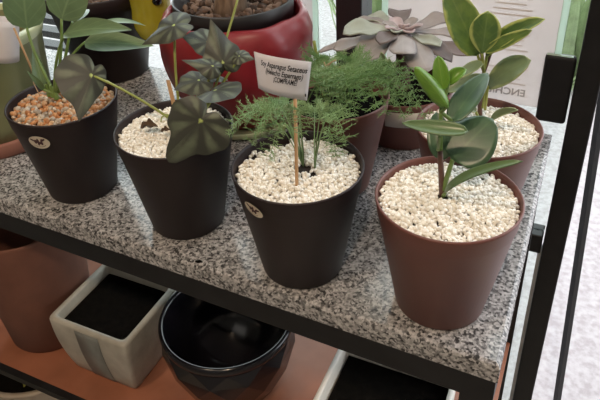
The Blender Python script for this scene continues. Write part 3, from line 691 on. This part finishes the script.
# --- black pot at the back left
C10 = V((-.864, .912, T))
t10 = thing('potted_plant', C10, 'large black pot of bark mulch at the back, left of the red pot', 'potted plant')
MB().lathe(C10, [(.066,0),(.069,.003),(.097,.150),(.1055,.152),(.109,.178),(.107,.180),(.104,.178),(.097,.15),(.001,.15)], 64).build('pot', MT['darkpot'], t10)
mb = MB()
for i in range(420):
    r = .094*math.sqrt(random.random()); a_ = random.uniform(0, 2*PI); mb.pebble((C10.x+r*math.cos(a_), C10.y+r*math.sin(a_), C10.z+.154+random.random()*.008), random.uniform(.004,.010), 1, .7, .45)
g = mb.build('bark_chips', MT['chips'], t10); g['kind'] = 'stuff'
stalk(t10, [C10+V((0,0,.15)), C10+V((.005,.0,.2)), C10+V((0,.02,.34))], .010, .007, MT['trunk'], 'trunk')

# --- yellow green ceramic figure with a round eye
C11 = at(154, 24, .897); C11.z -= .030
t11 = thing('ceramic_figurine', C11, 'yellow green ceramic figurine with a round black eye, perched on the black pot rim', 'figurine')
MB().lathe(C11, [(.004,-.004),(.020,.0),(.031,.012),(.037,.030),(.038,.050),(.036,.066),(.037,.080),(.038,.095),(.033,.112),(.020,.124),(.001,.128)], 40).build('body', MT['yellow'], t11)
ep = at(162,4,.865); mb = MB(); ed = (CAM-ep).normalized()
ev = C11+V((0,0,ep.z-T)); dd = (ep-ev); dd.z = 0; dd.normalize(); ep = V((ev.x, ev.y, ep.z))+V((dd.x, dd.y, 0))*.036
for (rad, m, nm, of) in ((.0095, MT['eye'], 'eye', 0), ):
    eb = MB(); eb.add([ep+p*rad for p in ICO[0]], ICO[1]); eo = eb.build(nm, m, t11)
eb = MB(); gp = ep+(CAM-ep).normalized()*.009+UP*.002-RT*.001; eb.add([gp+p*.0018 for p in ICO[0]], ICO[1]); eb.build('glint', MT['eyeglint'], eo)

# --- olive pot at the left edge
C12 = V((-.893, .637, T))
t12 = thing('olive_pot', C12, 'pale olive green glazed pot with terracotta foot at the left edge', 'pot')
MB().lathe(C12, [(.070,.026),(.098,.026),(.101,.05),(.108,.16),(.112,.185),(.1115,.190),(.108,.192),(.104,.188),(.100,.16),(.098,.12),(.001,.12)], 72).build('body', MT['olive'], t12)
MB().lathe(C12, [(.100,0),(.103,.003),(.1035,.022),(.101,.0258),(.06,.0258)], 72).build('foot', MT['terrabase'], t12)
MB().lathe(C12, [(.1125,.176),(.1145,.184),(.1145,.190),(.112,.1945),(.106,.1945),(.1035,.190),(.1035,.176)], 72, cap=False).build('rim', MT['oliverim'], t12)
MB().lathe(C12, [(.097,.1205),(.098,.145),(.001,.15)], 48).build('soil', MT['soil'], t12)
tp = at(4, 38, .60)
t13 = thing('paper_sign', tp-V((0,0,.12)), 'curled white paper sign standing in the olive pot at the left edge', 'sign')
A0, A1 = at(3,19,.60), at(4,60,.585); axd = (A1-A0); rr_ = px(14.5, A0)
xa = RT.copy(); xa = (xa-axd*xa.dot(axd)/axd.length_squared).normalized(); ya = axd.normalized().cross(xa)
vs = []
for j in range(7):
    c_ = A0+axd*(j/6)
    for i in range(31): a_ = 2*PI*.86*i/30+2.4; vs.append(c_+xa*rr_*math.cos(a_)+ya*rr_*math.sin(a_))
mb = MB(); mb.add(vs, [(j*31+i, j*31+i+1, (j+1)*31+i+1, (j+1)*31+i) for j in range(6) for i in range(30)]); mb.build('card', MT['paper'], t13, solid=.0005)
sp_ = at(14,28,.585); MB().tube([sp_, V((sp_.x+.006, sp_.y+.01, T+.135))], .0015, .0015, 6).build('stick', MT['wood'], t13)

cp = at(197, 258, .483); cp.z = T+.001
mb = MB(); mb.pebble(cp, .0042, 1, .7, .35); mb.pebble(cp+V((.003,.002,0)), .0028, 1, .7, .4)
tag(mb.build('soil_crumb', MT['soil'], loc=cp), 'tiny dark crumb of soil on the granite edge in front of the begonia pot', 'soil crumb')
# ---------------------------------------------------------------- lower shelf
CT = V((-.893, .618, SZ))
o = MB().lathe(CT, [(.078,0),(.083,.004),(.094,.13),(.104,.274),(.1045,.279),(.1025,.282),(.100,.280),(.094,.15),(.001,.03)], 64).build('terracotta_pot', MT['terra'], loc=CT)
tag(o, 'large plain terracotta pot on the lower shelf at the left', 'pot')
# square planter
t14 = thing('square_planter', (-.695, .612, SZ), 'square grey white ceramic planter with a grey stripe on the lower shelf', 'planter')
def squarepot(c, hw, hd, h, wall, inner, taper):
    """rounded square vessel: rings of a superellipse, bulging in towards the foot"""
    mb = MB(); n = 64; prof = []
    def ring(sx, sy, z, e=.11):
        out = []
        for i in range(n):
            a_ = 2*PI*i/n; ca, sa_ = math.cos(a_), math.sin(a_); out.append((c.x+sx*math.copysign(abs(ca)**e, ca), c.y+sy*math.copysign(abs(sa_)**e, sa_), c.z+z))
        return out
    rings = [ring(hw*taper(0)*.96, hd*taper(0)*.96, 0)]
    for k in range(9): z = .004+(h-.010)*k/8; rings.append(ring(hw*taper(z/h), hd*taper(z/h), z))
    rings += [ring(hw-.001, hd-.001, h-.002), ring(hw-.004, hd-.004, h), ring(hw-wall+.002, hd-wall+.002, h), ring(hw-wall, hd-wall, h-.003), ring(hw-wall-.003, hd-wall-.003, inner), ring(.002, .002, inner)]
    vs = [p for r in rings for p in r]; fs = []
    for j in range(len(rings)-1):
        for i in range(n): fs.append((j*n+i, j*n+(i+1) % n, (j+1)*n+(i+1) % n, (j+1)*n+i))
    fs.append(tuple(reversed(range(n)))); mb.add(vs, fs); return mb
CS = V((-.700, .614, SZ)); HW, HD, HS = .088, .081, .140
tap = lambda q: .80+.20*math.sin(PI/2*min(1, q*1.15))**.8
squarepot(CS, HW, HD, HS, .012, .03, tap).build('body', MT['concrete'], t14)
MB().box(CS.x-.071, CS.x+.071, CS.y-.069, CS.y+.069, SZ+.031, SZ+.122).build('soil', MT['soil'], t14, False)
vs = []; K = 12
for k in range(K+1):
    z = .004+(HS-.010)*k/K; yq = CS.y-HD*tap(z/HS)-.0008
    for u in (-.024, .028): vs.append((CS.x+u, yq, SZ+z))
mb = MB(); mb.add(vs, [(2*k, 2*k+1, 2*k+3, 2*k+2) for k in range(K)])
plab(mb.build('stripe', MT['band'], t14, solid=.0008), 'grey glazed vertical stripe')
# black facetted bowl
CB = V((-.475, .645, SZ)); mb = MB(); n = 12; vs = []; fs = []
rings = [(.075,0,0),(.094,.035,.5),(.110,.075,0),(.119,.115,.5),(.116,.145,0)]
for (r, z, o_) in rings:
    for i in range(n): a_ = 2*PI*(i+o_)/n; vs.append((CB.x+r*math.cos(a_), CB.y+r*math.sin(a_), SZ+z))
for j in range(len(rings)-1):
    for i in range(n):
        a_, b_, c_, d_ = j*n+i, j*n+(i+1) % n, (j+1)*n+i, (j+1)*n+(i+1) % n
        if rings[j][2] == 0: fs += [(a_, b_, c_), (b_, d_, c_)]
        else: fs += [(a_, b_, d_), (a_, d_, c_)]
fs.append(tuple(reversed(range(n)))); mb.add(vs, fs)
t15 = thing('faceted_pot', CB, 'glossy black faceted round pot on the lower shelf beside the square planter', 'pot')
MB.build(mb, 'body', MT['blackglaze'], t15, False)
MB().lathe(CB, [(.1135,.143),(.1175,.150),(.1180,.158),(.1155,.163),(.1115,.163),(.1085,.158),(.104,.12),(.090,.05),(.001,.03)], 64, cap=False).build('rim', MT['blackglaze'], t15)
# white rectangular planter
CW = V((-.182, .622, SZ)); t16 = thing('rectangular_planter', CW, 'white rectangular planter on the lower shelf beneath the front right corner', 'planter')
squarepot(CW, .100, .088, .128, .010, .02, lambda q: .93+.07*q).build('body', MT['white'], t16)
MB().box(CW.x-.086, CW.x+.086, CW.y-.074, CW.y+.074, SZ+.021, SZ+.098).build('soil', MT['soil'], t16, False)
# planter on the floor below the shelf
fp = at(20, 395, .62)
CF = V((-1.02, .66, 0)); t17 = thing('floor_planter', CF, 'beige planter with a yellow green leaf on the floor below the lower shelf', 'planter')
MB().lathe(CF, [(.12,0),(.125,.005),(.16,.30),(.162,.305),(.15,.305),(.145,.26),(.001,.26)], 48).build('body', MT['planter'], t17)
MB().lathe(CF, [(.143,.2605),(.145,.28),(.001,.285)], 32).build('soil', MT['soil'], t17)
for k in range(4):
    b_ = CF+V((.05,-.04,.275)); a_ = -1.2+k*.6; MB().blade(b_, b_+V((math.cos(a_)*.12, math.sin(a_)*.10, .06)), .035, (0,0,1), .1, .2, (.8,.7)).build('leaf', MT['yleaf'], t17)

# ---------------------------------------------------------------- light
w = bpy.data.worlds.new('world'); sc.world = w; w.use_nodes = True; bg = w.node_tree.nodes['Background']
bg.inputs[0].default_value = (.92, .96, 1.0, 1); bg.inputs[1].default_value = 4.2
def spot(name, loc, tgt, power, color, size=.08, angle=50):
    l = bpy.data.lights.new(name, 'SPOT'); l.energy = power; l.color = color; l.shadow_soft_size = size; l.spot_size = math.radians(angle); l.spot_blend = .4
    o = bpy.data.objects.new(name, l); col.objects.link(o); o.location = loc; o.rotation_euler = (V(tgt)-V(loc)).to_track_quat('-Z', 'Y').to_euler()
WARM = (1, .75, .52)
spot('ceiling_spotlight', (-.75, -.55, 2.66), (-.55, .55, T), 54, WARM, .05)
spot('ceiling_spotlight', (.10, -.65, 2.66), (-.15, .55, T), 54, WARM, .05)
al = bpy.data.lights.new('ceiling_panel', 'AREA'); al.energy = 5; al.color = (1, .94, .86); al.size = 1.2
ao = bpy.data.objects.new('ceiling_panel', al); col.objects.link(ao); ao.location = (-.4, -.8, 2.66)
sc.view_settings.view_transform = 'Standard'; sc.view_settings.look = 'None'; sc.view_settings.exposure = 0; sc.view_settings.gamma = 1
sc.cycles.use_denoising = True
